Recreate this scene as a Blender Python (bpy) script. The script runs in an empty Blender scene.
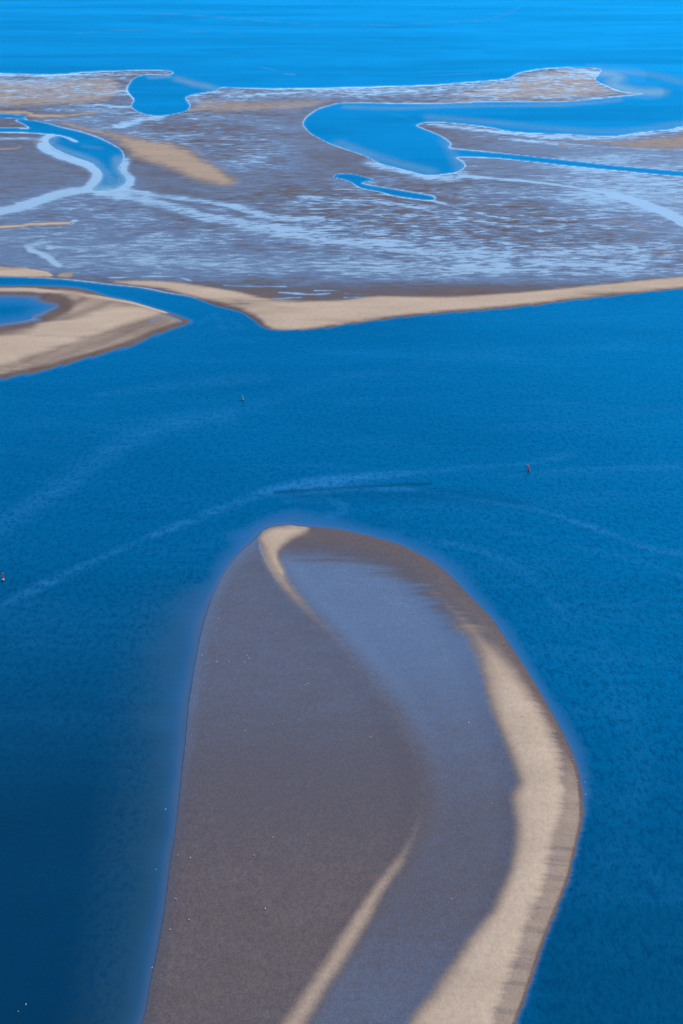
import bpy, bmesh, math, random
import numpy as np

# ------------------------------------------------------------------ camera, sky, sun, exposure
H_CAM = 360.0                     # flying height, metres
FPX = 1422.0                      # focal length in picture widths of 683
PITCH = math.atan(602.0 / FPX)    # the horizon lies a little above the picture
SUN_AZ, SUN_EL = math.radians(60), math.radians(41)   # azimuth from +Y towards +X

scn = bpy.context.scene
cam_d = bpy.data.cameras.new("camera")
cam = bpy.data.objects.new("camera", cam_d)
scn.collection.objects.link(cam)
cam.location = (0, 0, H_CAM)
cam.rotation_euler = (math.pi / 2 - PITCH, 0, 0)
cam_d.sensor_fit = 'HORIZONTAL'
cam_d.sensor_width = 36
cam_d.lens = 36 * FPX / 683
cam_d.clip_start = 1
cam_d.clip_end = 200000
scn.camera = cam

world = bpy.data.worlds.new("World")
scn.world = world
world.use_nodes = True
wn = world.node_tree
bg = wn.nodes['Background']
sky = wn.nodes.new('ShaderNodeTexSky')
sky.sky_type = 'NISHITA'
sky.sun_disc = False
sky.sun_elevation = SUN_EL
sky.sun_rotation = SUN_AZ
sky.altitude = 2500
sky.air_density = 1.0
sky.dust_density = 0.0
sky.ozone_density = 10.0
wn.links.new(sky.outputs[0], bg.inputs[0])
bg.inputs[1].default_value = 0.15

sun_d = bpy.data.lights.new("sun", 'SUN')
sun_d.energy = 3.0
sun_d.angle = math.radians(0.5)
sun_d.color = (1.0, 0.93, 0.84)
sun = bpy.data.objects.new("sun", sun_d)
scn.collection.objects.link(sun)
sun.rotation_euler = (math.pi / 2 - SUN_EL, 0, math.pi - SUN_AZ)
sun.location = (0, 0, 900)

vs = scn.view_settings
vs.view_transform = 'Standard'
vs.look = 'None'
vs.gamma = 1.0
vs.exposure = 0.55
vs.use_curve_mapping = False

rng = random.Random(7)
nr = np.random.default_rng(11)

# ------------------------------------------------------------------ plan helpers
CP, SP = math.cos(PITCH), math.sin(PITCH)


def row_of(v):
    """distance Y along the ground and metres per map unit of the row v"""
    y = (512.0 - v) / FPX
    t = H_CAM / (SP - y * CP)
    return t * (CP + y * SP), t / FPX


def ground(u, v):
    Y, s = row_of(v)
    return (u - 341.5) * s, Y


TAB = nr.random((256, 256))


def vnoise(x, y):
    xi = np.floor(x).astype(np.int64); yi = np.floor(y).astype(np.int64)
    fx = x - xi; fy = y - yi
    fx = fx * fx * (3 - 2 * fx); fy = fy * fy * (3 - 2 * fy)
    x0, x1, y0, y1 = xi & 255, (xi + 1) & 255, yi & 255, (yi + 1) & 255
    return ((TAB[y0, x0] * (1 - fx) + TAB[y0, x1] * fx) * (1 - fy)
            + (TAB[y1, x0] * (1 - fx) + TAB[y1, x1] * fx) * fy)


def fbm(x, y, o=4):
    r = 0; a = .5; n = 0
    for k in range(o):
        r = r + a * vnoise(x + 17.3 * k, y + 9.1 * k); n += a
        a *= .5; x = x * 2.03; y = y * 2.03
    return r / n - .5


def sstep(a, b, x):
    t = np.clip((x - a) / (b - a), 0, 1)
    return t * t * (3 - 2 * t)


# lattice: rows of equal distance, finer where there is land, fanning out with distance
us = np.concatenate([[-1200, -800, -600, -380], np.arange(-170, 854, 1.4), [1060, 1300, 1500, 1900]])
vsr = np.concatenate([[-80, -75, -68, -58, -44, -30], np.arange(-18, 50, 1.6), np.arange(50, 392, 1.0),
                      np.arange(392, 508, 2.0), np.arange(508, 1140, 1.6), [1180, 1300, 1600, 2200]])
U, V = np.meshgrid(us, vsr)
Yr, Sr = row_of(vsr)
X = (U - 341.5) * Sr[:, None]
Y = np.repeat(Yr[:, None], len(us), 1)
R, C = U.shape


def curve(pts, n=4, closed=True):
    """Catmull-Rom through the traced points"""
    p = np.array(pts, float)
    out = []
    N = len(p)
    for i in range(N if closed else N - 1):
        if closed:
            a, b, c, d = p[i - 1], p[i], p[(i + 1) % N], p[(i + 2) % N]
        else:
            a, b, c, d = p[max(i - 1, 0)], p[i], p[i + 1], p[min(i + 2, N - 1)]
        for k in range(n):
            t = k / n
            out.append(.5 * (2 * b + (c - a) * t + (2 * a - 5 * b + 4 * c - d) * t * t + (3 * b - a - 3 * c + d) * t ** 3))
    if not closed:
        out.append(p[-1])
    return np.array(out)


def _window(p, m):
    c0, c1 = np.searchsorted(us, [p[:, 0].min() - m, p[:, 0].max() + m])
    r0, r1 = np.searchsorted(vsr, [p[:, 1].min() - m, p[:, 1].max() + m])
    return slice(max(r0, 0), r1), slice(max(c0, 0), c1)


def dist_poly(pts, ky=1.6, m=45, smooth=3):
    """signed distance (negative inside) to a traced outline"""
    p = curve(pts, smooth) if smooth else np.array(pts, float)
    out = np.full(U.shape, float(m))
    w = _window(p, m)
    u = U[w]; v = V[w]
    best = np.full(u.shape, 1e9); ins = np.zeros(u.shape, bool)
    N = len(p)
    for i in range(N):
        ax, ay = p[i]; bx, by = p[(i + 1) % N]
        ex, ey = bx - ax, (by - ay) * ky
        wx, wy = u - ax, (v - ay) * ky
        t = np.clip((wx * ex + wy * ey) / (ex * ex + ey * ey + 1e-9), 0, 1)
        best = np.minimum(best, (wx - ex * t) ** 2 + (wy - ey * t) ** 2)
        if ay != by:
            ins ^= ((ay > v) != (by > v)) & (u < (bx - ax) * (v - ay) / (by - ay) + ax)
    d = np.sqrt(best); d[ins] *= -1
    out[w] = np.minimum(d, m)
    return out


def dist_line(pts, ky=1.6, m=45, side=False):
    p = curve(pts, 4, False)
    out = np.full(U.shape, float(m)); sd = np.zeros(U.shape)
    w = _window(p, m)
    u = U[w]; v = V[w]
    best = np.full(u.shape, 1e9)
    for i in range(len(p) - 1):
        ax, ay = p[i]; bx, by = p[i + 1]
        ex, ey = bx - ax, (by - ay) * ky
        wx, wy = u - ax, (v - ay) * ky
        t = np.clip((wx * ex + wy * ey) / (ex * ex + ey * ey + 1e-9), 0, 1)
        best = np.minimum(best, (wx - ex * t) ** 2 + (wy - ey * t) ** 2)
    out[w] = np.minimum(np.sqrt(best), m)
    return out


# ------------------------------------------------------------------ traced plan of the place
FLAT = [(-600, 66), (-170, 70), (0, 73), (30, 74), (60, 74), (80, 72), (100, 71), (130, 70), (165, 70), (174, 72.5), (168, 75.5), (150, 75),
        (136, 77.5), (130, 84), (128, 90), (131, 95), (135, 100), (132, 105), (134, 109), (145, 114), (160, 115.5), (178, 113),
        (187, 110), (189, 105), (185, 98), (190, 95), (200, 93), (213, 91), (219, 88), (224, 87), (260, 88), (300, 88), (340, 87),
        (380, 86), (420, 85), (440, 84), (465, 82), (490, 80), (508, 78), (515, 74), (525, 71), (545, 68), (570, 67), (600, 68.5),
        (600, 74), (596, 80), (606, 85), (622, 91), (646, 94), (610, 98), (580, 101), (553, 102.5), (500, 102.5), (470, 103), (440, 104),
        (400, 104), (345, 103.5), (330, 106), (318, 110), (308, 117), (304, 123), (306, 128), (312, 134), (325, 141), (340, 147),
        (355, 152), (370, 158), (380, 163), (395, 167), (410, 171), (425, 174.5), (440, 174), (455, 172), (463, 168), (463, 163),
        (457, 156.5), (500, 158), (560, 164.5), (620, 170.5), (683, 176), (870, 190), (1000, 200), (1000, 262), (870, 272), (683, 289), (660, 291), (615, 296), (570, 301),
        (525, 307), (480, 311), (440, 314), (400, 318), (370, 322), (345, 325), (330, 328), (300, 330), (275, 330), (262, 326.5),
        (252, 319), (240, 312), (220, 307), (205, 302), (190, 297), (165, 293), (140, 288), (110, 285), (75, 281), (50, 279), (0, 277),
        (-170, 273), (-600, 268)]
MID = [(416, 125), (420, 128), (435, 134), (445, 139), (450, 144), (448, 147.5), (455, 149.5), (500, 153.5), (560, 160), (620, 166.5), (683, 172),
       (870, 187), (1000, 196), (1000, 105), (870, 115), (740, 122), (683, 126), (670, 129), (640, 132), (620, 135), (600, 136), (570, 134), (540, 133), (510, 131),
       (490, 127), (465, 124), (440, 121.5), (425, 122)]
POOL_SMALL = [(334, 177), (338, 174.6), (350, 174), (362, 176.5), (372, 180), (364, 181.5), (362, 184), (375, 186.8), (390, 189), (410, 192.5), (430, 196),
              (434, 198.6), (430, 200), (415, 198.6), (395, 195.5), (378, 191), (362, 188), (353, 183), (345, 179.5)]
CREEK = [(-300, 108), (0, 114), (20, 119), (40, 122), (62, 128), (80, 132), (100, 139), (112, 145), (120, 150), (123, 157), (121, 163), (118, 168),
         (122, 174), (126, 180), (122, 186), (112, 190), (92, 190), (98, 184), (103, 176), (99, 169), (90, 162), (75, 157), (58, 150), (50, 145),
         (50, 139), (58, 136.3), (66, 138.5), (74, 142.3), (78.5, 142), (74, 139), (60, 135), (40, 133), (20, 132.2), (0, 131.8), (-300, 129), (-300, 125.5),
         (0, 128), (20, 129), (30, 128.5), (24, 124), (15, 120.5), (0, 117.5), (-300, 112)]
INLET_RUN = [(-4, 0)]
SPIT = [(-600, 282), (-170, 284), (0, 286), (20, 286), (60, 286.5), (85, 289.5), (110, 297), (130, 301), (150, 307), (170, 313), (186, 319), (191, 321.5),
        (182, 326), (170, 329.5), (155, 335), (138, 343), (120, 349), (100, 354.5), (75, 361.5), (50, 369), (25, 374.5), (0, 379.5), (-170, 424), (-600, 520)]
LAGOON = [(-400, 288), (0, 296), (30, 298), (45, 303), (57, 305.5), (50, 310), (35, 317), (0, 325), (-400, 365)]
BANK = [(275, 526), (290, 525), (300, 526.5), (330, 529), (360, 534), (400, 545), (430, 560), (450, 576), (470, 597), (490, 617), (510, 645), (530, 675),
        (550, 710), (567, 742), (577, 766), (581, 785), (583, 810), (581, 830), (575, 855), (569, 880), (560, 903), (545, 940), (535, 970), (525, 1000),
        (516, 1024), (486, 1110), (450, 1300), (20, 1300), (112, 1110), (143, 1024), (150, 990), (158, 950), (165, 910), (170, 870), (176, 830), (182, 780), (186, 740), (190, 700), (197, 655),
        (205, 620), (213, 597), (225, 572), (240, 553), (252, 542), (258, 536), (265, 529.5)]
BAND = [(418, 588), (440, 610), (460, 635), (474, 660), (485, 690), (495, 720), (507, 750), (515, 772), (519, 785), (513, 800), (516, 830), (513, 860), (505, 885), (490, 915),
        (470, 940), (450, 970), (425, 1005), (410, 1024), (355, 1110), (330, 1180), (440, 1180), (466, 1110), (497, 1024), (510, 985), (523, 948), (533, 919), (546, 892), (556, 853), (564, 813), (566, 790), (563, 768), (552, 735), (536, 702),
        (518, 672), (498, 645), (478, 625), (455, 606), (434, 590)]
RIDGE = [(268, 535), (266, 550), (280, 578), (300, 604), (330, 634), (360, 667), (386, 700), (406, 735), (419, 770), (423, 800), (416, 830), (401, 860), (376, 895),
         (346, 945), (320, 985), (295, 1024), (236, 1110), (200, 1170)]
HEAD = [(262, 545), (259, 538), (266, 530), (276, 526.5), (290, 525.5), (308, 528), (300, 535), (290, 540), (281, 548), (278, 560), (284, 576), (278, 574), (267, 556)]

wob = fbm(X / 60, Y / 60, 4) * 5.0
wobf = fbm(X / 9, Y / 16, 3) * 2.2

d_flat = dist_poly(FLAT, 1.6, smooth=3)
d_mid = dist_poly(MID, 1.6)
d_creek = dist_poly(CREEK, 1.6)
d_small = dist_poly(POOL_SMALL, 1.6)
d_spit = dist_poly(SPIT, 1.6)
d_lag = dist_poly(LAGOON, 1.6)
d_bank = dist_poly(BANK, 1.0, m=90)

# little runnels along the southern shores: the water cuts them in a row of notches
saw = ((U * 1.0 + V * 0.9 + 14 * fbm(U / 30, V / 30, 2)) / 23.0) % 1.0
south = sstep(283, 296, V) * sstep(395, 380, V)
d_spit_n = d_spit + (saw - .5) * 2.6 * sstep(318, 332, V) + wobf * .35
d_far_land = np.minimum(d_flat + (saw - .4) * 2.0 * south * sstep(255, 330, U), d_mid)
d_far_land = np.maximum(d_far_land, -np.minimum(d_creek, d_small))
d_far_land = d_far_land + wob * .16 * sstep(60, 140, V) + wobf * .25
d_lag_n = d_lag + wob * .4
rill = fbm(U * .012, V * .55, 4)
d_bank_n = d_bank + wob * .12 + wobf * .5 + rill * 5 * sstep(720, 800, V) * sstep(400, 480, U)


def land(d, hmax, lw, sl):
    return np.where(d < 0, hmax * (1 - np.exp(np.minimum(d, 0) / lw)), -sl * d)


h_flat = land(d_far_land, .55, 9.0, .45)
h_spit = land(d_spit_n, 1.1, 9.0, .25)
lw = np.clip(-d_lag_n, -30, 12)
h_spit = np.where(d_spit_n < 0, h_spit * sstep(-2, 14, d_lag_n) + np.where(d_lag_n < 0, .06 * d_lag_n, .0), h_spit)
leftness = sstep(420, 240, U) * sstep(540, 640, V)
h_bank = land(d_bank_n, .5, 14.0, (.06 - .042 * leftness) + .13 * sstep(740, 880, V) * sstep(400, 480, U))

# --- dry ridges
dry = np.zeros(U.shape)
ridge = np.zeros(U.shape)


def add_dry(pts, soft, amount, lift, ky=1.6, nz=1.0, line=None):
    global dry, ridge
    d = dist_line(pts, ky) - line if line else dist_poly(pts, ky)
    m = sstep(soft, -soft, d + wob * nz + wobf * nz)
    dry = np.maximum(dry, m * amount)
    ridge = np.maximum(ridge, sstep(soft * 2, -soft * 3, d) * lift)


add_dry([(104, 131), (130, 135.5), (165, 141), (185, 148), (205, 158), (228, 173), (238, 182), (230, 187), (205, 184), (175, 173), (150, 164), (132, 158), (126, 151), (118, 144.5)], 12, .68, .8)
add_dry([(-300, 108), (0, 112), (30, 115), (60, 116), (95, 113)], 3, .75, .2, line=2.2)
add_dry([(60, 122), (85, 129), (110, 136), (125, 146)], 3, .6, .2, line=2.2)
add_dry([(-200, 152), (0, 149.5), (20, 145), (42, 141.5)], 2.5, .7, .3, line=1.7)
add_dry([(-200, 233), (0, 227.5), (30, 224.8), (70, 223.5)], 2.2, .95, .4, line=2.0, nz=.4)
add_dry([(-300, 260), (0, 266.5), (30, 268.5), (50, 272), (50, 278), (0, 276), (-300, 272)], 2.6, 1.0, .5)
add_dry([(58, 273), (75, 272), (72, 280), (57, 279)], 2.5, .6, .3)
add_dry([(110, 282), (150, 281), (190, 285), (225, 290), (260, 298), (300, 302), (340, 301), (380, 297), (440, 298), (500, 294.5), (560, 289.5), (620, 283),
         (683, 277), (900, 255), (900, 265), (683, 288), (615, 295), (570, 299.5), (525, 305), (480, 309), (440, 312), (400, 316), (345, 324), (300, 329.5), (272, 328), (250, 314), (215, 302), (160, 289)], 6, 1.0, .9, nz=.5)
add_dry([(-300, 286), (0, 290), (40, 291.5), (90, 297), (135, 304), (165, 312)], 4, .95, .8, line=3.6, nz=.5)
add_dry([(-300, 375), (0, 336), (40, 324), (80, 314), (115, 307), (150, 309), (160, 316), (130, 325), (95, 338), (60, 350), (20, 362), (0, 368), (-300, 410)], 14, 1.1, 1.4, nz=.6)
dry = dry * (1 - np.where((V > 255) & (V < 400), .55 * np.clip(fbm(X / 90, Y / 30, 4) * 2.2 + .12, 0, 1), 0))  # relief shading of beach and spit painted in through the dry tone
# pale ribs on the far bars
for pts, w_, a_ in [([(0, 86), (40, 88), (90, 89)], 1.2, .55), ([(190, 110), (240, 107), (300, 108)], 3, .55), ([(200, 98), (260, 97), (320, 96)], 1.4, .35),
                    ([(440, 101), (500, 101.5), (560, 101.5), (620, 97)], .9, .8), ([(520, 88), (570, 92), (600, 96)], 5, .35), ([(560, 145), (620, 148), (700, 150)], 2.0, .5),
                    ([(580, 140), (640, 138), (720, 136)], 2.5, .3), ([(540, 250), (600, 250), (700, 255)], .8, .7), ([(70, 97), (110, 95), (125, 96)], 1.5, .3),
                    ([(430, 190), (470, 203), (520, 215), (560, 222)], 1.5, .3), ([(220, 174), (236, 180)], 5, .4),
                    ([(600, 225), (625, 222), (650, 232)], 5, .35), ([(620, 240), (650, 245)], 4, .3), ([(665, 198), (690, 200)], 3, .35)]:
    add_dry(pts, 2.5, a_, .1, line=w_, nz=.7)

# pale sandy crowns of the far bars
add_dry([(-300, 76), (0, 79), (60, 79), (110, 77), (122, 88), (110, 100), (60, 106), (0, 108), (-300, 104)], 8, .58, .1, nz=1.4)
add_dry([(200, 100), (260, 101), (320, 99), (330, 103), (290, 110), (230, 113), (196, 110)], 7, .55, .1, nz=1.4)
add_dry([(450, 95), (510, 82), (545, 72), (590, 72), (600, 84), (616, 93), (560, 99), (480, 99)], 8, .62, .1, nz=1.4)
add_dry([(560, 140), (620, 140), (683, 134), (900, 118), (900, 140), (683, 150), (620, 147)], 6, .55, .1, nz=1.2)
# near bank
dry = np.where((V > 280) & (V < 440) & (d_lag > 0), np.maximum(dry, (.56 + .5 * fbm((U + 2.2 * V) * .09, (V * 1.5 - U * .55) * .012, 3)) * sstep(-1, -9, d_spit) * sstep(6, 22, d_lag)), dry)
d_band = dist_poly(BAND, 1.0, m=60)
rill = fbm(U * .012, V * .55, 4)
rz = sstep(700, 800, V) * sstep(515, 545, U + (V - 850) * .28)
edge = -d_bank
bandm = sstep(17, -17, d_band + wob * 1.0 + wobf * 2.0 + rill * (9 * sstep(640, 740, V) * sstep(60, 25, edge) + 30 * sstep(570, 590, V) * sstep(660, 620, V)))
bandm = bandm * (.34 + .66 * sstep(590, 730, V)) * (.86 + .14 * sstep(70, 35, edge))
bandm = np.maximum(bandm, .55 * sstep(0, 5, edge) * sstep(60, 40, edge) * sstep(700, 800, V) * (U > 400))
bandm = bandm - .16 * sstep(.02, .2, fbm(U * .006 + 3, V * .22, 4)) * sstep(760, 850, V) * sstep(52, 26, edge) * bandm
d_ridge = dist_line(RIDGE, 1.0, m=60)
rw = 6.5 + 4.5 * sstep(840, 1000, V)
ridm = sstep(rw * 2.3, -rw * .3, d_ridge + wob * .8 + wobf) * (.26 + .4 * sstep(650, 560, V) + .42 * sstep(800, 920, V))
d_head = dist_poly(HEAD, 1.0, m=60)
headm = sstep(9, -7, d_head + wobf * 2 + wob) * .85
dry = np.maximum(dry, np.where(V > 505, np.maximum(np.maximum(bandm, ridm), headm), 0))
ridge = np.maximum(ridge, np.where(V > 505, np.maximum(sstep(22, -22, d_band) * 1.3, np.maximum(sstep(28, 0, d_ridge) * .45, sstep(14, -8, d_head) * .8)), 0))

h_flat = h_flat + ridge * sstep(0, -5, d_far_land)
h_spit = h_spit + ridge * sstep(0, -6, d_spit_n)
notch = rz * sstep(.12, .2, -rill) * sstep(30, 6, edge)
h_bank = h_bank + ridge * sstep(0, -14, d_bank_n) - notch * .05 * sstep(0, 4, edge)
region = np.where(V > 470, 2, np.where(d_spit_n < d_far_land, 1, 0))
h = np.where(region == 2, h_bank, np.where(region == 1, h_spit, h_flat))
h = h + np.where(h > .15, (fbm(X / 35, Y / 35, 3) * .16), 0)
h = np.maximum(h, -4.0)

# --- water film lying on the sand
cu = np.array([-200, 0, 85, 170, 255, 340, 425, 510, 595, 683, 900.])
cv = np.array([70, 80, 90, 105, 120, 130, 150, 165, 180, 200, 215, 235, 250, 265, 280, 292.])
CT = np.array([[.5, .4, .35, .5, .45, .5, .5, .5, .6], [.6, .5, .4, .5, .55, .55, .6, .55, .6], [.5, .5, .5, .6, .6, .55, .6, .5, .5], [.4, .5, .5, .4, .4, .5, .5, .5, .5],
               [.3, .6, .5, .5, .42, .5, .5, .6, .6], [.3, .55, .45, .5, .40, .35, .5, .66, .55], [.42, .4, .45, .55, .38, .4, .52, .56, .52], [.46, .42, .35, .58, .38, .5, .52, .56, .52],
               [.46, .46, .4, .46, .42, .46, .52, .6, .56], [.5, .56, .45, .42, .44, .42, .52, .62, .58], [.56, .56, .5, .44, .44, .44, .44, .5, .54], [.56, .56, .5, .52, .54, .46, .46, .34, .5],
               [.52, .54, .56, .5, .52, .54, .54, .55, .52], [.48, .55, .57, .55, .58, .62, .66, .64, .58], [.3, .42, .45, .48, .52, .58, .62, .56, .45], [.25, .25, .25, .3, .3, .3, .3, .3, .3]])
CT = np.concatenate([CT[:, :1], CT, CT[:, -1:]], 1)


def bilinear(gu, gv, T, u, v):
    iu = np.clip(np.searchsorted(gu, u) - 1, 0, len(gu) - 2); iv = np.clip(np.searchsorted(gv, v) - 1, 0, len(gv) - 2)
    a = np.clip((u - gu[iu]) / (gu[iu + 1] - gu[iu]), 0, 1); b = np.clip((v - gv[iv]) / (gv[iv + 1] - gv[iv]), 0, 1)
    return (T[iv, iu] * (1 - a) + T[iv, iu + 1] * a) * (1 - b) + (T[iv + 1, iu] * (1 - a) + T[iv + 1, iu + 1] * a) * b


film = bilinear(cu, cv, CT, U, V)
film = film + .12 * sstep(500, 600, U) * sstep(140, 165, V) * sstep(245, 215, V)
film = film + .13 * sstep(112, 95, V) + .085 * sstep(100, 115, V) * sstep(285, 270, V)
film = film + .09 * sstep(222, 245, V) * sstep(292, 280, V)


solid = np.zeros(U.shape)


def add_film(pts, w_, val, soft=None, nz=.8):
    global film, solid
    soft = soft or 1.5 + w_ * .9
    d = dist_line(pts, 2.2) - w_
    m = sstep(soft, -soft * .5, d + wob * nz * 1.1 + wobf * nz * 1.3)
    film = film * (1 - m) + np.maximum(film, val) * m
    if val > .94: solid = np.maximum(solid, m)


for pts, w_, val in [
    ([(58, 136), (46, 139), (44, 148), (62, 157), (82, 163), (96, 172), (96, 182), (86, 190), (60, 193), (36, 202), (0, 213), (-170, 240)], 5, .95),
    ([(0, 211), (40, 201), (80, 192), (120, 190), (160, 196), (200, 201), (230, 206), (255, 213), (285, 219), (320, 219)], 4, .88),
    ([(100, 193), (140, 199), (180, 210), (220, 221), (270, 229), (330, 240), (390, 247), (440, 255), (500, 258)], 7, .86),
    ([(330, 228), (380, 231), (440, 238), (500, 243), (560, 250), (683, 252), (850, 255)], 1.4, .8),
    ([(125, 160), (124, 172), (130, 180), (124, 188)], 4, .9),
    ([(300, 197), (340, 199), (400, 205), (440, 214), (470, 220), (540, 231)], 1.5, .76),
    ([(430, 200), (460, 209), (490, 216), (520, 220)], 1.0, .8), ([(330, 220), (390, 223), (430, 228), (500, 232)], 1.2, .78),
    ([(460, 176), (520, 181), (570, 187), (610, 194), (640, 203), (665, 215), (690, 228), (850, 300)], 1.6, .95),
    ([(612, 195), (640, 203), (665, 213), (695, 228)], 4.5, 1.1), ([(640, 197), (665, 193), (690, 190), (850, 180)], 1.4, .85),
    ([(690, 150), (640, 149), (600, 147), (560, 144), (500, 139)], 1.2, .9),
    ([(430, 124), (500, 132), (560, 138), (620, 137), (683, 129), (850, 118)], 3, .85),
    ([(370, 163), (400, 170), (440, 180), (462, 174)], 6, .8), ([(30, 250), (40, 254), (48, 258), (58, 266)], 3, .95), ([(28, 247), (45, 244), (50, 249)], 3, .85),
    ([(70, 225), (75, 221)], 1.5, .9), ([(170, 86), (150, 80), (135, 82)], 2, .9), ([(118, 126), (140, 121), (160, 117)], 4, .9), ([(70, 105), (100, 106), (130, 107)], .8, .9),
    ([(0, 75), (60, 75.5), (90, 74)], 1.5, .9), ([(360, 97), (385, 92), (440, 90)], 1.5, .85), ([(230, 97), (300, 93), (360, 95)], 3, .7),
    ([(0, 139), (25, 139), (42, 140)], 2.2, .8), ([(50, 120), (80, 121), (120, 124), (100, 132)], 5, .66), ([(445, 105), (500, 104.5), (555, 105)], 1.3, .95),
    ([(560, 70), (600, 74), (610, 84), (630, 90)], 3, .85), ([(225, 213), (260, 217)], 1.5, .6), ([(110, 278), (170, 277), (190, 281)], .8, .86), ([(225, 286), (260, 287), (285, 287)], .9, .88),
    ([(345, 298), (375, 298.5), (400, 300)], 1.0, .88), ([(280, 293), (310, 295), (330, 294)], .8, .86), ([(185, 288), (205, 290)], .8, .9), ([(345, 294), (360, 295)], .8, .9), ([(315, 291), (345, 291.5)], .7, .9),
    ([(270, 300), (300, 298)], .6, .85),
    ([(152, 322), (165, 317), (178, 321)], 1.8, .75), ([(160, 327), (172, 323)], 1.0, .75),
]:
    add_film(pts, w_, val)
# seepage rim round pools and creeks
rim = sstep(-1.2 - 7.5 * np.clip(.32 + 1.5 * fbm(X / 150, Y / 400, 3), 0, 1), -.5, d_far_land) * sstep(470, 330, V) * (1 - sstep(285, 292, V) * sstep(180, 240, U))
film = np.maximum(film, rim * .97)
film = np.where((region == 1), np.where(d_lag_n < 4, .5 + .32 * sstep(4, -6, d_lag_n), np.maximum(.18, film * sstep(150, 165, U) * sstep(316, 312, 316 + 0 * V))), film)
film = np.where(region == 1, np.maximum(film, .7 * sstep(6, 1, dist_line([(152, 322), (165, 317), (180, 322)], 1.6) + wobf)), film)
# near bank: right of the low ridge the sand holds water, left of it less
p = curve(RIDGE, 4, False)
ru = np.interp(V[:, 0], p[:, 1], p[:, 0])[:, None]
rightside = sstep(-8, 26, U - ru)
fb = (.52 - .2 * sstep(640, 920, V)) * (1 - rightside) + (.67 - .19 * sstep(580, 850, V) + .05 * sstep(900, 1000, V)) * rightside
fb = fb + .07 * sstep(16, 0, edge) * (1 - rightside)
fb = np.maximum(fb, .9 * sstep(4, 0, np.abs(U - ru + 5)) * sstep(640, 560, V))
fb = fb - .36 * sstep(44 - 24 * sstep(640, 740, V), 8, edge + rill * 30 * sstep(540, 570, V)) * rightside
fb = np.where(notch > .3, np.maximum(fb, .36), fb)
film = np.where(region == 2, fb, film)
film = np.clip(film * (1 - .9 * sstep(.25 + .4 * (V < 112), .9, dry)), 0, 1)

# --- water surface state
depth = np.maximum(-h, 0) * np.where(V > 480, np.clip(1.15 + 1.8 * fbm(X / 45, Y / 45, 3), .5, 2.5), 1)
slick = np.zeros(U.shape)
rip = np.zeros(U.shape)


def add_slick(pts, w_, val, soft=None, nz=.6, calm=False):
    global slick, rip
    soft = soft or w_
    d = dist_line(pts, 1.6, m=60) - w_
    far = V < 180
    m = sstep(soft, -soft, d + np.where(far, fbm(X / 400, Y / 1200, 3) * 4 * w_ / 3, fbm(X / 90, Y / 90, 4) * 26) * nz)
    if calm: slick = np.maximum(slick, m * val)
    else: rip = np.maximum(rip, m * val)


for pts, w_, val in [
    ([(262, 493), (330, 481), (400, 474), (470, 468), (530, 463), (575, 453)], 5, .95), ([(540, 471), (600, 469), (700, 466), (850, 460)], 3, .7),
    ([(262, 493), (230, 505), (180, 525), (130, 545), (80, 567), (40, 587), (-20, 615)], 5, .75), ([(300, 490), (380, 487), (420, 491), (480, 501), (540, 511), (600, 530), (650, 548), (700, 556)], 4, .85),
    ([(285, 500), (325, 499), (346, 509), (330, 516)], 3, .5), ([(420, 540), (470, 548), (510, 563), (545, 590), (565, 620)], 6, .45),
    ([(480, 520), (540, 540), (620, 556), (683, 575)], 5, .25),
    ([(0, 525), (50, 495), (110, 452), (150, 432), (190, 420), (225, 415)], 13, .5), ([(225, 415), (270, 400), (340, 380), (420, 365), (520, 352), (640, 345)], 8, .18),
    ([(100, 395), (180, 385), (260, 378)], 7, .3), ([(200, 322), (215, 316), (222, 326)], 5, .7), ([(228, 318), (240, 326)], 4, .6),
    ([(583, 780), (640, 860), (683, 900)], 8, .16), ([(600, 640), (640, 760), (610, 860)], 14, .14),
    ([(0, 13), (170, 14), (340, 25), (500, 20)], 1.4, .55), ([(75, 33), (180, 31), (330, 26)], 1, .5), ([(260, 67), (272, 70), (292, 74)], .8, .8), ([(284, 74), (296, 74.5)], 1.0, .9),
    ([(590, 72), (628, 73), (640, 79), (683, 88), (740, 95)], 3, .75), ([(700, 76), (672, 76), (662, 79), (675, 84), (700, 88)], 1.3, .85),
    ([(180, 80), (200, 85), (215, 88)], 2.5, .5), ([(172, 80), (182, 83), (190, 84)], .6, .9), ([(330, 108), (400, 110), (470, 107), (600, 103)], 1.2, .75), ([(345, 109), (390, 113), (415, 121)], 1.2, .75),
    ([(330, 143), (370, 155), (400, 165)], 3, .5), ([(600, 134), (650, 129), (700, 124)], 3, .5), ([(60, 143), (90, 148), (85, 155), (60, 148)], 3, .35),
]:
    add_slick(pts, w_, val)
slick = np.maximum(slick, sstep(.32, .06, depth) * .9 * np.where(V > 505, .55, 1))
slick = np.maximum(slick, .5 * sstep(30, -10, d_bank) * (V > 480))
shoal = np.maximum(sstep(45, 0, dist_line([(600, 74), (640, 80), (660, 90), (600, 100)], 2.2) - 6), 0)     # sandy shoal off the far bar
depth = np.where((V < 110) & (U > 585), depth * (1 - .93 * sstep(18, 2, dist_line([(590, 72), (632, 74), (628, 85), (650, 92)], 1.6) - 8)), depth)
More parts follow.
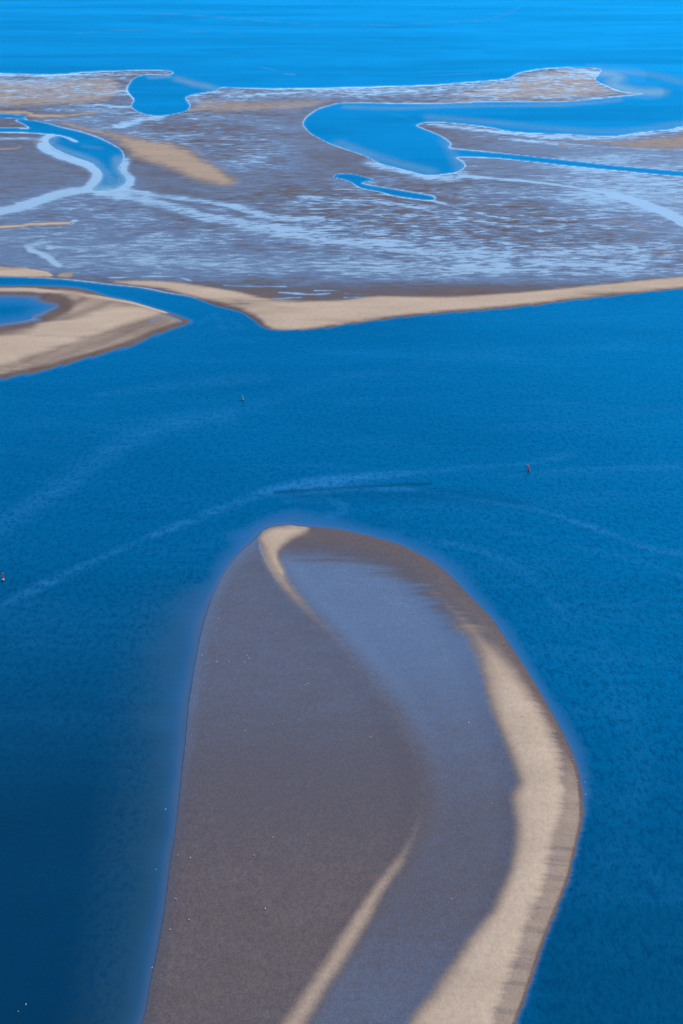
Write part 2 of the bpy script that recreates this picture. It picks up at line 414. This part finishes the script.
# silt stirred up west of the bank; deep channel beyond, with vignetting painted in
shoal = np.zeros(U.shape)
for pts, w_, val in [([(596, 72), (618, 76), (612, 84), (634, 91), (660, 92)], 6, .85), ([(612, 71), (650, 74), (683, 82), (730, 92)], 4, .5), ([(178, 79), (196, 84), (212, 88)], 4, .7), ([(150, 78), (170, 77)], 1.2, .7),
                     ([(345, 107), (400, 108), (460, 106), (560, 105), (620, 100)], 1.6, .6), ([(430, 117), (480, 121), (560, 129), (620, 131), (690, 122)], 4, .45), ([(340, 143), (380, 158), (430, 171)], 5, .5), ([(445, 140), (456, 160), (460, 168)], 4, .4),
                     ([(54, 139), (52, 145), (70, 152), (92, 160), (101, 170), (100, 184)], 3.5, .6), ([(118, 158), (118, 168), (122, 176), (122, 184)], 4, .7), ([(92, 188), (110, 189), (124, 187)], 7, .97), ([(104, 172), (112, 182)], 6, .5), ([(84, 146), (100, 148)], 2, .25),
                     ([(-100, 12), (0, 13), (170, 14), (300, 24), (350, 26), (480, 20), (520, 7)], .5, .4), ([(75, 34), (120, 30), (240, 33)], .4, .35), ([(262, 67), (275, 70)], .5, .5), ([(285, 74), (295, 74.5)], .8, .75), ([(420, 76), (480, 73)], .5, .35), ([(560, 10), (600, 14)], .4, .3)]:
    d = dist_line(pts, 2.0) - w_
    shoal = np.maximum(shoal, val * (sstep(1.2, -.6, d) * sstep(-.35, .15, fbm(X / 500, Y / 3000, 3)) if w_ < 1 else sstep(w_ + 3, -w_, d + wob * .5 + wobf)))
lee = np.maximum(.85 * sstep(3.5, -1, dist_line([(276, 492), (320, 489.5), (380, 486), (430, 484)], 1.6) - 1.2 + fbm(X / 40, Y / 40, 3) * 3), .4 * sstep(12, -8, dist_line([(300, 497), (380, 494), (460, 496), (520, 503)], 1.6) - 6 + fbm(X / 60, Y / 60, 3) * 10))
rip = rip * (1 - .8 * np.minimum(lee / .85, 1))
silt = sstep(110, 10, d_bank + 25 * fbm(X / 80, Y / 80, 3)) * sstep(330, 250, U) * sstep(560, 640, V)
deep = sstep(430, 60, U) * sstep(480, 860, V) * .95  # channel depth plus painted vignetting towards the lower left

# ------------------------------------------------------------------ materials
def new_mat(name):
    m = bpy.data.materials.new(name); m.use_nodes = True
    m.node_tree.nodes.clear()
    return m, m.node_tree


class NT:
    def __init__(s, t): s.t = t

    def n(s, kind, **kw):
        nd = s.t.nodes.new('ShaderNode' + kind)
        for k, v in kw.items(): setattr(nd, k, v)
        return nd

    def put(s, sock, val):
        if isinstance(val, (int, float, tuple)): sock.default_value = val
        else: s.t.links.new(val, sock)

    def math(s, op, a, b=0.0, c=None, clamp=False):
        nd = s.n('Math', operation=op, use_clamp=clamp)
        s.put(nd.inputs[0], a); s.put(nd.inputs[1], b)
        if c is not None: s.put(nd.inputs[2], c)
        return nd.outputs[0]

    def attr(s, name): return s.n('Attribute', attribute_name=name).outputs['Fac']

    def mixc(s, f, a, b):
        nd = s.n('Mix', data_type='RGBA')
        s.put(nd.inputs[0], f); s.put(nd.inputs[6], a); s.put(nd.inputs[7], b)
        return nd.outputs[2]

    def ramp(s, x, a, b, lo=0.0, hi=1.0, smooth=True):
        nd = s.n('MapRange', interpolation_type='SMOOTHSTEP' if smooth else 'LINEAR')
        s.put(nd.inputs[0], x); s.put(nd.inputs[1], a); s.put(nd.inputs[2], b); s.put(nd.inputs[3], lo); s.put(nd.inputs[4], hi)
        return nd.outputs[0]

    def noise(s, scale, detail=4, rough=.55, stretch=(1, 1, 1), dist=0.0, rot=0.0):
        g = s.n('NewGeometry')
        mp = s.n('Mapping'); mp.inputs['Scale'].default_value = stretch; mp.inputs['Rotation'].default_value = (0, 0, rot)
        s.t.links.new(g.outputs['Position'], mp.inputs[0])
        nz = s.n('TexNoise'); nz.inputs['Scale'].default_value = scale; nz.inputs['Detail'].default_value = detail
        nz.inputs['Roughness'].default_value = rough; nz.inputs['Distortion'].default_value = dist
        s.t.links.new(mp.outputs[0], nz.inputs['Vector'])
        return nz.outputs['Fac']


def sand_material():
    m, t = new_mat('tidal_sand'); N = NT(t)
    dry_a, film_a = N.attr('dry'), N.attr('film')
    fine = N.noise(.45, 6, .9, (1, .6, 1))
    strk = N.noise(.12, 4, .65, (.4, 1.1, 1), .5)
    mid = N.noise(.07, 5, .6, (.55, 1, 1), .6)
    big = N.noise(.012, 5, .6, (.6, 1, 1), .8)
    # film: traced level broken into puddles and ripples troughs by noise
    n1 = N.math('ADD', N.math('ADD', N.math('MULTIPLY', mid, .3), N.math('MULTIPLY', big, .3)), N.math('MULTIPLY', strk, .4))
    n1 = N.math('MULTIPLY', N.math('SUBTRACT', n1, .5), N.math('MULTIPLY', N.attr('patch'), 3.4))
    f = N.math('ADD', film_a, n1)
    f = N.math('ADD', f, N.math('MULTIPLY', N.math('SUBTRACT', fine, .5), .5))
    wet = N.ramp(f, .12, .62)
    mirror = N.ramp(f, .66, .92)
    dryf = N.math('ADD', dry_a, N.math('MULTIPLY', N.math('SUBTRACT', N.noise(.16, 5, .6, (.35, 1, 1)), .5), N.math('ADD', .1, N.math('MULTIPLY', N.attr('patch'), 1.15))))
    dryf = N.ramp(N.math('ADD', dryf, N.math('MULTIPLY', N.math('SUBTRACT', fine, .5), .12)), .18, .95)
    dryf = N.math('MULTIPLY', dryf, N.math('SUBTRACT', 1.0, N.math('MULTIPLY', mirror, .85)))
    c = N.mixc(mid, (.12, .085, .07, 1), (.20, .148, .122, 1))
    c = N.mixc(N.ramp(f, .18, .44, 0, .88), c, (.098, .094, .106, 1))
    c = N.mixc(N.ramp(f, .42, .70, 0, .95), c, (.108, .176, .275, 1))  # bluish sky reflection on wet sand, painted into the base colour
    c = N.mixc(mirror, c, (.38, .50, .51, 1))  # pale sky reflection of the mirror film, painted as base colour
    cd = N.mixc(N.noise(.03, 5, .6, (.4, 1, 1)), (.43, .322, .215, 1), (.67, .512, .35, 1))
    c = N.mixc(dryf, c, cd)
    c = N.mixc(N.ramp(fine, .35, .7, .0, .24), c, (.06, .05, .045, 1))
    grain = N.noise(1.5, 2, .6, (1, .6, 1))
    gv = N.ramp(grain, .36, .64, 1.10, .87)
    gv = N.math('ADD', 1.0, N.math('MULTIPLY', N.math('SUBTRACT', gv, 1.0), N.math('SUBTRACT', 1.0, N.math('MULTIPLY', dryf, .65))))
    sc = N.n('VectorMath', operation='SCALE'); t.links.new(c, sc.inputs[0]); t.links.new(gv, sc.inputs['Scale'])
    c = sc.outputs[0]
    bmp = N.n('Bump'); bmp.inputs['Strength'].default_value = .3; bmp.inputs['Distance'].default_value = .35
    hgt = N.math('MULTIPLY', N.math('ADD', fine, N.math('MULTIPLY', mid, 2.0)), N.math('SUBTRACT', 1.0, N.math('MULTIPLY', mirror, .93)))
    t.links.new(hgt, bmp.inputs['Height'])
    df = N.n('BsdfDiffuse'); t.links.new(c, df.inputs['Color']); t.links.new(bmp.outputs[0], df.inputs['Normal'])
    gl = N.n('BsdfGlossy'); gl.inputs['Color'].default_value = (1, .96, .86, 1)
    t.links.new(N.math('SUBTRACT', .42, N.math('MULTIPLY', mirror, .32)), gl.inputs['Roughness'])
    b2 = N.n('Bump'); b2.inputs['Strength'].default_value = .12; b2.inputs['Distance'].default_value = .1
    t.links.new(hgt, b2.inputs['Height']); t.links.new(b2.outputs[0], gl.inputs['Normal'])
    fr = N.n('Fresnel'); fr.inputs['IOR'].default_value = 1.4; t.links.new(b2.outputs[0], fr.inputs['Normal'])
    k = N.math('ADD', N.math('MULTIPLY', wet, .45), N.math('MULTIPLY', mirror, .75))
    k = N.math('MULTIPLY', k, N.math('SUBTRACT', 1.0, dryf))
    mx = N.n('MixShader'); t.links.new(N.math('MULTIPLY', fr.outputs[0], k), mx.inputs[0])
    t.links.new(df.outputs[0], mx.inputs[1]); t.links.new(gl.outputs[0], mx.inputs[2])
    o = N.n('OutputMaterial'); t.links.new(mx.outputs[0], o.inputs[0])
    return m


def water_material():
    m, t = new_mat('sea_water'); N = NT(t)
    dep, sl, silt_a, deep_a = N.attr('depth'), N.attr('slick'), N.attr('silt'), N.attr('deep')
    alpha = N.math('SUBTRACT', 1.0, N.math('POWER', 2.718, N.math('MULTIPLY', dep, -70.0)))
    edge = N.mixc(N.ramp(dep, .0, .28), (.082, .128, .20, 1), (.034, .125, .255, 1))
    body = N.mixc(N.ramp(dep, .0, 1.25), edge, (.0, .100, .218, 1))
    body = N.mixc(N.attr('painted_sheen'), body, (.0, .145, .30, 1))     # brighter sky and sun reflection to the east, painted into the body colour
    body = N.mixc(N.math('MULTIPLY', deep_a, N.ramp(dep, .02, .7, .25, .88)), body, (.001, .010, .022, 1))
    body = N.mixc(N.math('MULTIPLY', silt_a, N.ramp(dep, .05, .5, .15, .62)), body, (.024, .072, .105, 1))
    body = N.mixc(N.ramp(N.noise(.006, 4, .6), .35, .75, 0, .25), body, (.0, .065, .15, 1))
    rp = N.math('MULTIPLY', N.attr('rip'), N.ramp(N.noise(.035, 5, .65, (.5, 1, 1), .8), .36, .64, .3, 1.0))
    body = N.mixc(rp, body, (.02, .175, .36, 1))
    body = N.mixc(N.attr('shoal'), body, (.24, .41, .47, 1))
    lines = N.ramp(N.noise(.022, 5, .65, (.3, 1.3, 1), .8, .12), .48, .7, 0, .34)
    body = N.mixc(N.math('MULTIPLY', lines, N.math('SUBTRACT', 1.0, deep_a)), body, (.01, .13, .28, 1))
    chop = N.noise(.32, 6, .9, (1.0, .5, 1), .2)
    body = N.mixc(N.math('MULTIPLY', N.ramp(chop, .46, .60, 0, .7), N.ramp(dep, .3, 1.3)), body, (.0, .032, .085, 1))
    w1 = N.noise(.5, 4, .7, (1, .5, 1), .3)
    w2 = N.noise(.13, 3, .55, (1, .5, 1), .4, .3)
    w3 = N.noise(1.6, 2, .6)
    hgt = N.math('ADD', N.math('MULTIPLY', w1, 1.0), N.math('ADD', N.math('MULTIPLY', w2, .7), N.math('MULTIPLY', w3, .2)))
    patch = N.ramp(N.noise(.009, 4, .6, (.5, 1, 1), 1.0), .3, .7, .85, 1.1)
    amp = N.math('MULTIPLY', patch, N.math('SUBTRACT', 1.0, N.math('MULTIPLY', sl, .85)))
    bmp = N.n('Bump'); bmp.inputs['Distance'].default_value = 1.0
    t.links.new(N.math('MULTIPLY', amp, .34), bmp.inputs['Strength']); t.links.new(hgt, bmp.inputs['Height'])
    df = N.n('BsdfDiffuse'); t.links.new(body, df.inputs['Color'])
    tr = N.n('BsdfTransparent')
    m1 = N.n('MixShader'); t.links.new(alpha, m1.inputs[0]); t.links.new(tr.outputs[0], m1.inputs[1]); t.links.new(df.outputs[0], m1.inputs[2])
    gl = N.n('BsdfGlossy'); gl.inputs['Color'].default_value = (.03, .74, .96, 1)
    t.links.new(N.ramp(sl, 0, 1, .30, .10, False), gl.inputs['Roughness']); t.links.new(bmp.outputs[0], gl.inputs['Normal'])
    fr = N.n('Fresnel'); fr.inputs['IOR'].default_value = 1.42; t.links.new(bmp.outputs[0], fr.inputs['Normal'])
    m2 = N.n('MixShader'); t.links.new(N.math('MULTIPLY', N.math('MULTIPLY', fr.outputs[0], N.ramp(N.noise(.004, 6, .7, (.25, .8, 1), .6), .35, .65, .78, 1.08)), N.math('SUBTRACT', 1.0, N.math('MULTIPLY', N.attr('shoal'), .65))), m2.inputs[0]); t.links.new(m1.outputs[0], m2.inputs[1]); t.links.new(gl.outputs[0], m2.inputs[2])
    o = N.n('OutputMaterial'); t.links.new(m2.outputs[0], o.inputs[0])
    return m


def plain(name, col, rough=.6, metal=0.0, var=.25):
    m, t = new_mat(name); N = NT(t)
    b = N.n('BsdfPrincipled')
    c = N.mixc(N.noise(6.0, 3), tuple(x * (1 - var) for x in col) + (1,), tuple(col) + (1,))
    t.links.new(c, b.inputs['Base Color']); b.inputs['Roughness'].default_value = rough; b.inputs['Metallic'].default_value = metal
    o = N.n('OutputMaterial'); t.links.new(b.outputs[0], o.inputs[0])
    return m


M_SAND, M_WATER = sand_material(), water_material()
PT = np.array([[1.3] * 9, [1.3] * 9, [1.3] * 9, [1.2, 1, 1, 1, .4, 1, 1, 1, 1], [.5, .6, .9, .6, .3, 1, 1, 1, 1], [.5, .6, 1.2, .8, .25, .4, 1.1, 1.2, .8],
               [.25, .3, 1.1, .9, .25, .4, .35, .35, .4], [.25, .3, .4, .9, .2, .9, .35, .35, .4], [.25, .4, .3, .4, .7, .9, .6, .6, .6], [.5, .5, .4, .9, 1.3, 1.3, .8, .4, .3],
               [.5, .7, .7, .9, 1.3, 1.3, 1.2, .8, .25], [.4, .5, .6, .7, 1.1, 1.3, 1.3, 1.0, .3], [.4, .4, .5, .55, .7, 1.0, 1.2, 1.2, .8], [.35, .4, .4, .45, .5, .7, 1.0, 1.0, .9],
               [.5] * 9, [.4] * 9])
PT = np.concatenate([PT[:, :1], PT, PT[:, -1:]], 1)
patch = np.where(region == 2, .05, np.where(region == 1, .35, bilinear(cu, cv, PT, U, V)))
patch = patch * (1 - .85 * sstep(.8, .96, rim)) * (1 - .85 * sstep(.63, .68, dry)) * (1 - .7 * solid)

# ------------------------------------------------------------------ build the ground and water sheets
FI = np.arange(R * C).reshape(R, C)


def sheet(name, mask, Z, mat, attrs):
    """mask: (R-1, C-1) cells that belong to this sheet"""
    rr, cc = np.nonzero(mask)
    q = np.stack([FI[rr, cc], FI[rr + 1, cc], FI[rr + 1, cc + 1], FI[rr, cc + 1]], 1)
    ids, inv = np.unique(q.ravel(), return_inverse=True)
    co = np.stack([X.ravel()[ids], Y.ravel()[ids], Z.ravel()[ids]], 1)
    me = bpy.data.meshes.new(name)
    me.vertices.add(len(ids)); me.vertices.foreach_set('co', co.ravel().astype(np.float32))
    me.loops.add(q.size); me.loops.foreach_set('vertex_index', inv.ravel().astype(np.int32))
    me.polygons.add(len(q)); me.polygons.foreach_set('loop_start', np.arange(0, q.size, 4, dtype=np.int32))
    me.polygons.foreach_set('use_smooth', np.ones(len(q), bool))
    for k, a in attrs.items():
        at = me.attributes.new(k, 'FLOAT', 'POINT'); at.data.foreach_set('value', a.ravel()[ids].astype(np.float32))
    me.update(calc_edges=True)
    me.materials.append(mat)
    o = bpy.data.objects.new(name, me); scn.collection.objects.link(o)
    o['kind'] = 'structure'
    return o


def cell(f, A):
    a = A
    return f(f(a[:-1, :-1], a[1:, :-1]), f(a[:-1, 1:], a[1:, 1:]))


hmax, hmin = cell(np.maximum, h), cell(np.minimum, h)
reg = region[:-1, :-1]
inner = (np.abs(U[:-1, :-1] - 341) < 900) & (V[:-1, :-1] > 40) & (V[:-1, :-1] < 1200)
landm = (hmax > -1.6) & inner
SA = dict(dry=dry, film=film, patch=patch)
for name, r_ in (('tidal_flat', 0), ('sand_spit', 1), ('sandbank', 2)):
    sheet(name, landm & (reg == r_), h, M_SAND, SA)

watm = (hmin < .03)
pool_id = np.zeros(U.shape, int)
pool_id[d_creek < 6] = 1
pool_id[d_small < 5] = 2
pool_id[(d_lag < 6) & (region == 1)] = 3
pid = pool_id[:-1, :-1]
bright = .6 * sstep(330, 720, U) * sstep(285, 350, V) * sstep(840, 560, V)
deep = np.maximum(np.maximum(deep, lee), .5 * sstep(680, 1000, V) * sstep(500, 560, U))  # also darker in the lee band and towards the lower right
WA = dict(painted_sheen=bright, shoal=shoal, rip=rip, depth=depth, slick=slick, silt=silt, deep=deep)
Z0 = np.zeros(U.shape)
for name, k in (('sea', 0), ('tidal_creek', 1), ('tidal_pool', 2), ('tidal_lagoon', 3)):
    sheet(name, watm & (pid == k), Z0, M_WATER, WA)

bm = bmesh.new()
bv = [bm.verts.new(p_) for p_ in ((-70000, -9000, -5), (70000, -9000, -5), (70000, 70000, -5), (-70000, 70000, -5))]
bm.faces.new(bv)
me = bpy.data.meshes.new('seabed'); bm.to_mesh(me); bm.free()
me.materials.append(plain('seabed_sand', (.10, .09, .07), .9))
o = bpy.data.objects.new('seabed', me); scn.collection.objects.link(o); o['kind'] = 'structure'


def height_at(u, v):
    c = int(np.clip(np.searchsorted(us, u), 0, C - 1)); r = int(np.clip(np.searchsorted(vsr, v), 0, R - 1))
    return float(h[r, c])


# ------------------------------------------------------------------ buoys
def lathe(prof, n=16):
    bm = bmesh.new(); rings = []
    for r_, z in prof:
        rings.append([bm.verts.new((r_ * math.cos(2 * math.pi * k / n), r_ * math.sin(2 * math.pi * k / n), z)) for k in range(n)])
    for a, b in zip(rings, rings[1:]):
        for k in range(n):
            bm.faces.new((a[k], a[(k + 1) % n], b[(k + 1) % n], b[k]))
    bm.faces.new(list(reversed(rings[0]))); bm.faces.new(rings[-1])
    return bm


def bar(bm, a, b, r_=.05, n=6):
    from mathutils import Vector
    a, b = Vector(a), Vector(b); d = (b - a).normalized()
    s = d.orthogonal().normalized(); q = d.cross(s)
    A = []; B = []
    for k in range(n):
        w_ = (s * math.cos(2 * math.pi * k / n) + q * math.sin(2 * math.pi * k / n)) * r_
        A.append(bm.verts.new(a + w_)); B.append(bm.verts.new(b + w_))
    for k in range(n):
        bm.faces.new((A[k], A[(k + 1) % n], B[(k + 1) % n], B[k]))
    bm.faces.new(list(reversed(A))); bm.faces.new(B)


def part(name, bm, mat, parent, smooth=False):
    bmesh.ops.recalc_face_normals(bm, faces=bm.faces)
    me = bpy.data.meshes.new(name); bm.to_mesh(me); bm.free()
    if smooth:
        for f_ in me.polygons: f_.use_smooth = True
    me.materials.append(mat)
    o = bpy.data.objects.new(name, me); scn.collection.objects.link(o); o.parent = parent
    return o


def thing(name, label, cat, u, v, z=0.0, group=None, size=1.0):
    o = bpy.data.objects.new(name, None); scn.collection.objects.link(o)
    x, y = ground(u, v)
    o.scale = (size,) * 3
    o.location = (x, y, z); o['label'] = label; o['category'] = cat
    if group: o['group'] = group
    return o


M_RED = plain('red_buoy_paint', (.9, .06, .05), .7)
M_GREEN = plain('green_buoy_paint', (.06, .55, .22), .6)
M_WHITE = plain('white_buoy_band', (.8, .8, .76), .5)
M_DARK = plain('weed_covered_steel', (.035, .03, .022), .8)
M_LAMP = plain('lantern_housing', (.6, .6, .62), .3)

# leaning red spar buoy in the fairway
b = thing('spar_buoy', 'bright red spar buoy leaning over in the fairway beside the pale current line', 'buoy', 528.8, 470.5, 0, 'navigation buoys', .92)
part('hull', lathe([(.55, -.9), (.8, -.6), (.8, .5), (.7, .8), (.6, 1.0)]), M_RED, b, True)
part('pole', lathe([(.6, 1.0), (.55, 3.0), (.5, 3.9)]), M_RED, b, True)
part('collar', lathe([(.82, -.1), (.84, .25), (.82, .3)]), M_DARK, b, True)
part('topmark', lathe([(.62, 3.9), (.62, 4.7)]), M_RED, b)
b.rotation_euler = (math.radians(4), math.radians(-14), 0)
# slim red pillar buoy by the left side
b = thing('pillar_buoy', 'slim dark red pillar buoy with pale band above its dark float, in the deep channel', 'buoy', 3.2, 581.0, 0, 'navigation buoys', .92)
part('hull', lathe([(.7, -.8), (1.0, -.4), (1.0, .35), (.75, .7)]), M_DARK, b, True)
part('band', lathe([(.72, .7), (.62, 1.5)]), M_WHITE, b, True)
bm = bmesh.new()
for k in range(4):
    a = math.pi / 4 + k * math.pi / 2
    bar(bm, (.52 * math.cos(a), .52 * math.sin(a), 1.5), (.26 * math.cos(a), .26 * math.sin(a), 4.6), .09)
for z_, r_ in ((2.4, .44), (3.3, .37), (4.2, .3)):
    for k in range(4):
        a, c_ = math.pi / 4 + k * math.pi / 2, math.pi / 4 + (k + 1) * math.pi / 2
        bar(bm, (r_ * math.cos(a), r_ * math.sin(a), z_), (r_ * math.cos(c_), r_ * math.sin(c_), z_), .06)
part('tower', bm, M_RED, b)
part('radar_reflector', lathe([(.1, 2.2), (.34, 2.6), (.34, 3.6), (.1, 4.0)], 8), M_RED, b)
part('topmark', lathe([(.42, 4.6), (.42, 5.6)]), M_RED, b)
b.rotation_euler = (0, math.radians(3), 0)
# green conical buoy
b = thing('cone_buoy', 'small green conical buoy with pale band on a dark float below the sand spit', 'buoy', 242.6, 400.0, 0, 'navigation buoys', .92)
part('hull', lathe([(.8, -.8), (1.25, -.4), (1.25, .45), (1.1, .7)]), M_DARK, b, True)
part('band', lathe([(1.1, .7), (1.02, 1.2)]), M_WHITE, b, True)
part('cone', lathe([(1.02, 1.2), (.55, 3.0), (.12, 3.9)]), M_GREEN, b, True)
part('lantern', lathe([(.13, 3.9), (.13, 4.3), (.05, 4.4)], 10), M_LAMP, b)

# ------------------------------------------------------------------ gulls
def gull_mesh():
    bm = bmesh.new()
    # body: rings along x (tail to bill), legs lift it off the sand
    prof = [(-.34, .30, .015, .01), (-.24, .285, .06, .025), (-.12, .275, .095, .075), (0, .275, .11, .10), (.12, .30, .095, .095), (.18, .35, .06, .065), (.215, .40, .055, .058), (.26, .415, .056, .056), (.30, .41, .04, .04), (.33, .40, .014, .016), (.385, .392, .006, .008)]
    rings = []
    for x, z, w_, hh in prof:
        rings.append([bm.verts.new((x, w_ * math.cos(2 * math.pi * k / 8), z + hh * math.sin(2 * math.pi * k / 8))) for k in range(8)])
    for a, b_ in zip(rings, rings[1:]):
        for k in range(8): bm.faces.new((a[k], a[(k + 1) % 8], b_[(k + 1) % 8], b_[k]))
    bm.faces.new(list(reversed(rings[0]))); bm.faces.new(rings[-1])
    bmesh.ops.recalc_face_normals(bm, faces=bm.faces)
    me = bpy.data.meshes.new('gull_body'); bm.to_mesh(me); bm.free()
    for f_ in me.polygons: f_.use_smooth = True
    me.materials.append(M_GULL)
    return me


def wing_mesh(s):
    bm = bmesh.new()
    pts = [(.14, .085, .33), (.04, .118, .33), (-.12, .11, .315), (-.28, .06, .315), (-.42, .02, .325), (-.28, .035, .345), (-.10, .06, .375), (.06, .06, .385)]
    vs_ = [bm.verts.new((x, s * y, z)) for x, y, z in pts]
    vi = [bm.verts.new((x, s * (y - .02), z - .015)) for x, y, z in pts]
    bm.faces.new(vs_); bm.faces.new(list(reversed(vi)))
    for k in range(8): bm.faces.new((vs_[k], vi[k], vi[(k + 1) % 8], vs_[(k + 1) % 8]))
    bmesh.ops.recalc_face_normals(bm, faces=bm.faces)
    me = bpy.data.meshes.new('gull_wing'); bm.to_mesh(me); bm.free(); me.materials.append(M_WING)
    return me


def leg_mesh(s):
    bm = bmesh.new(); bar(bm, (-.01, s * .04, .2), (.0, s * .045, .0), .009, 5); bar(bm, (0, s * .045, .008), (.06, s * .05, .008), .012, 5)
    me = bpy.data.meshes.new('gull_leg'); bm.to_mesh(me); bm.free(); me.materials.append(M_LEG)
    return me


M_GULL = plain('white_plumage', (.82, .82, .8), .8, var=.05)
M_WING = plain('pale_grey_plumage', (.55, .57, .6), .8, var=.1)
M_LEG = plain('gull_leg_skin', (.5, .3, .25), .6)
GB, GW, GL = gull_mesh(), {s: wing_mesh(s) for s in (-1, 1)}, {s: leg_mesh(s) for s in (-1, 1)}
flock = {
    ('white gull alone on the grey wet sand well left of the low ridge', 'gulls on the grey wet sand'):
        [(218.6, 619.5), (217, 663), (229, 662.5), (308.6, 670.4), (272.6, 725), (245, 732), (253.7, 747), (190.3, 859), (254, 857), (189.2, 921.3), (272.8, 839), (265.3, 910.4)],
    ('white gull standing on grey wet sand right at the edge of the silty water', 'gulls along the silty waterline'):
        [(202, 656), (193.5, 703), (178, 856), (176, 900), (170, 930.7)],
    ('one of a close pair of white gulls on the grey wet sand', 'close pair of gulls on the wet sand'): [(307.7, 685), (305.5, 686.6)],
    ('lone white gull on wet sand tight against the low ridge', 'gull by the low ridge'): [(370.5, 738.5)],
    ('white gull in the loose trio on the grey wet sand left of the low ridge', 'trio of gulls on the wet sand'): [(247, 657), (249, 659.5), (245, 663)],
    ('white gull standing in the blue film between low ridge and dry sand', 'gulls on the wet blue sand'):
        [(353, 669.5), (405, 669), (468.6, 724), (492, 805), (451.5, 900.5)],
    ('white gull standing along the bank on the dry tan sand by its dark wet edge', 'gulls on the dry sand edge'):
        [(461, 621.7), (503.7, 643.6), (522, 719.6), (554.5, 732.9), (551.3, 744.3), (572.6, 760.3), (577, 781.4), (561, 902)],
    ('white gull floating on the shallow blue water close to the bank', 'gulls afloat near the bank'):
        [(584.8, 782.6), (585.5, 794.9), (165.6, 809.6), (156, 869.7), (152, 968)],
    ('white gull on the brown wet tip where the dry sand strip begins', 'gull at the strip tip'): [(445.7, 592.7)],
    ('white gull floating in a pair on the dark deep channel', 'pair of gulls afloat on the channel'): [(26, 1004.6), (18.3, 1011.8)],
}
for (label, grp), spots in flock.items():
    for (u, v) in spots:
        z = height_at(u, v)
        afloat = 'afloat' in grp
        g = thing('gull', label, 'gull', u, v, -.2 if afloat else z - .004, grp)
        sc = rng.uniform(1.0, 1.3) * 1.08
        g.scale = (sc,) * 3
        g.rotation_euler = (0, 0, rng.uniform(0, 2 * math.pi))
        bo = bpy.data.objects.new('body', GB); scn.collection.objects.link(bo); bo.parent = g
        for s in (-1, 1):
            w_ = bpy.data.objects.new('wing', GW[s]); scn.collection.objects.link(w_); w_.parent = g
            if not afloat:
                l_ = bpy.data.objects.new('leg', GL[s]); scn.collection.objects.link(l_); l_.parent = g
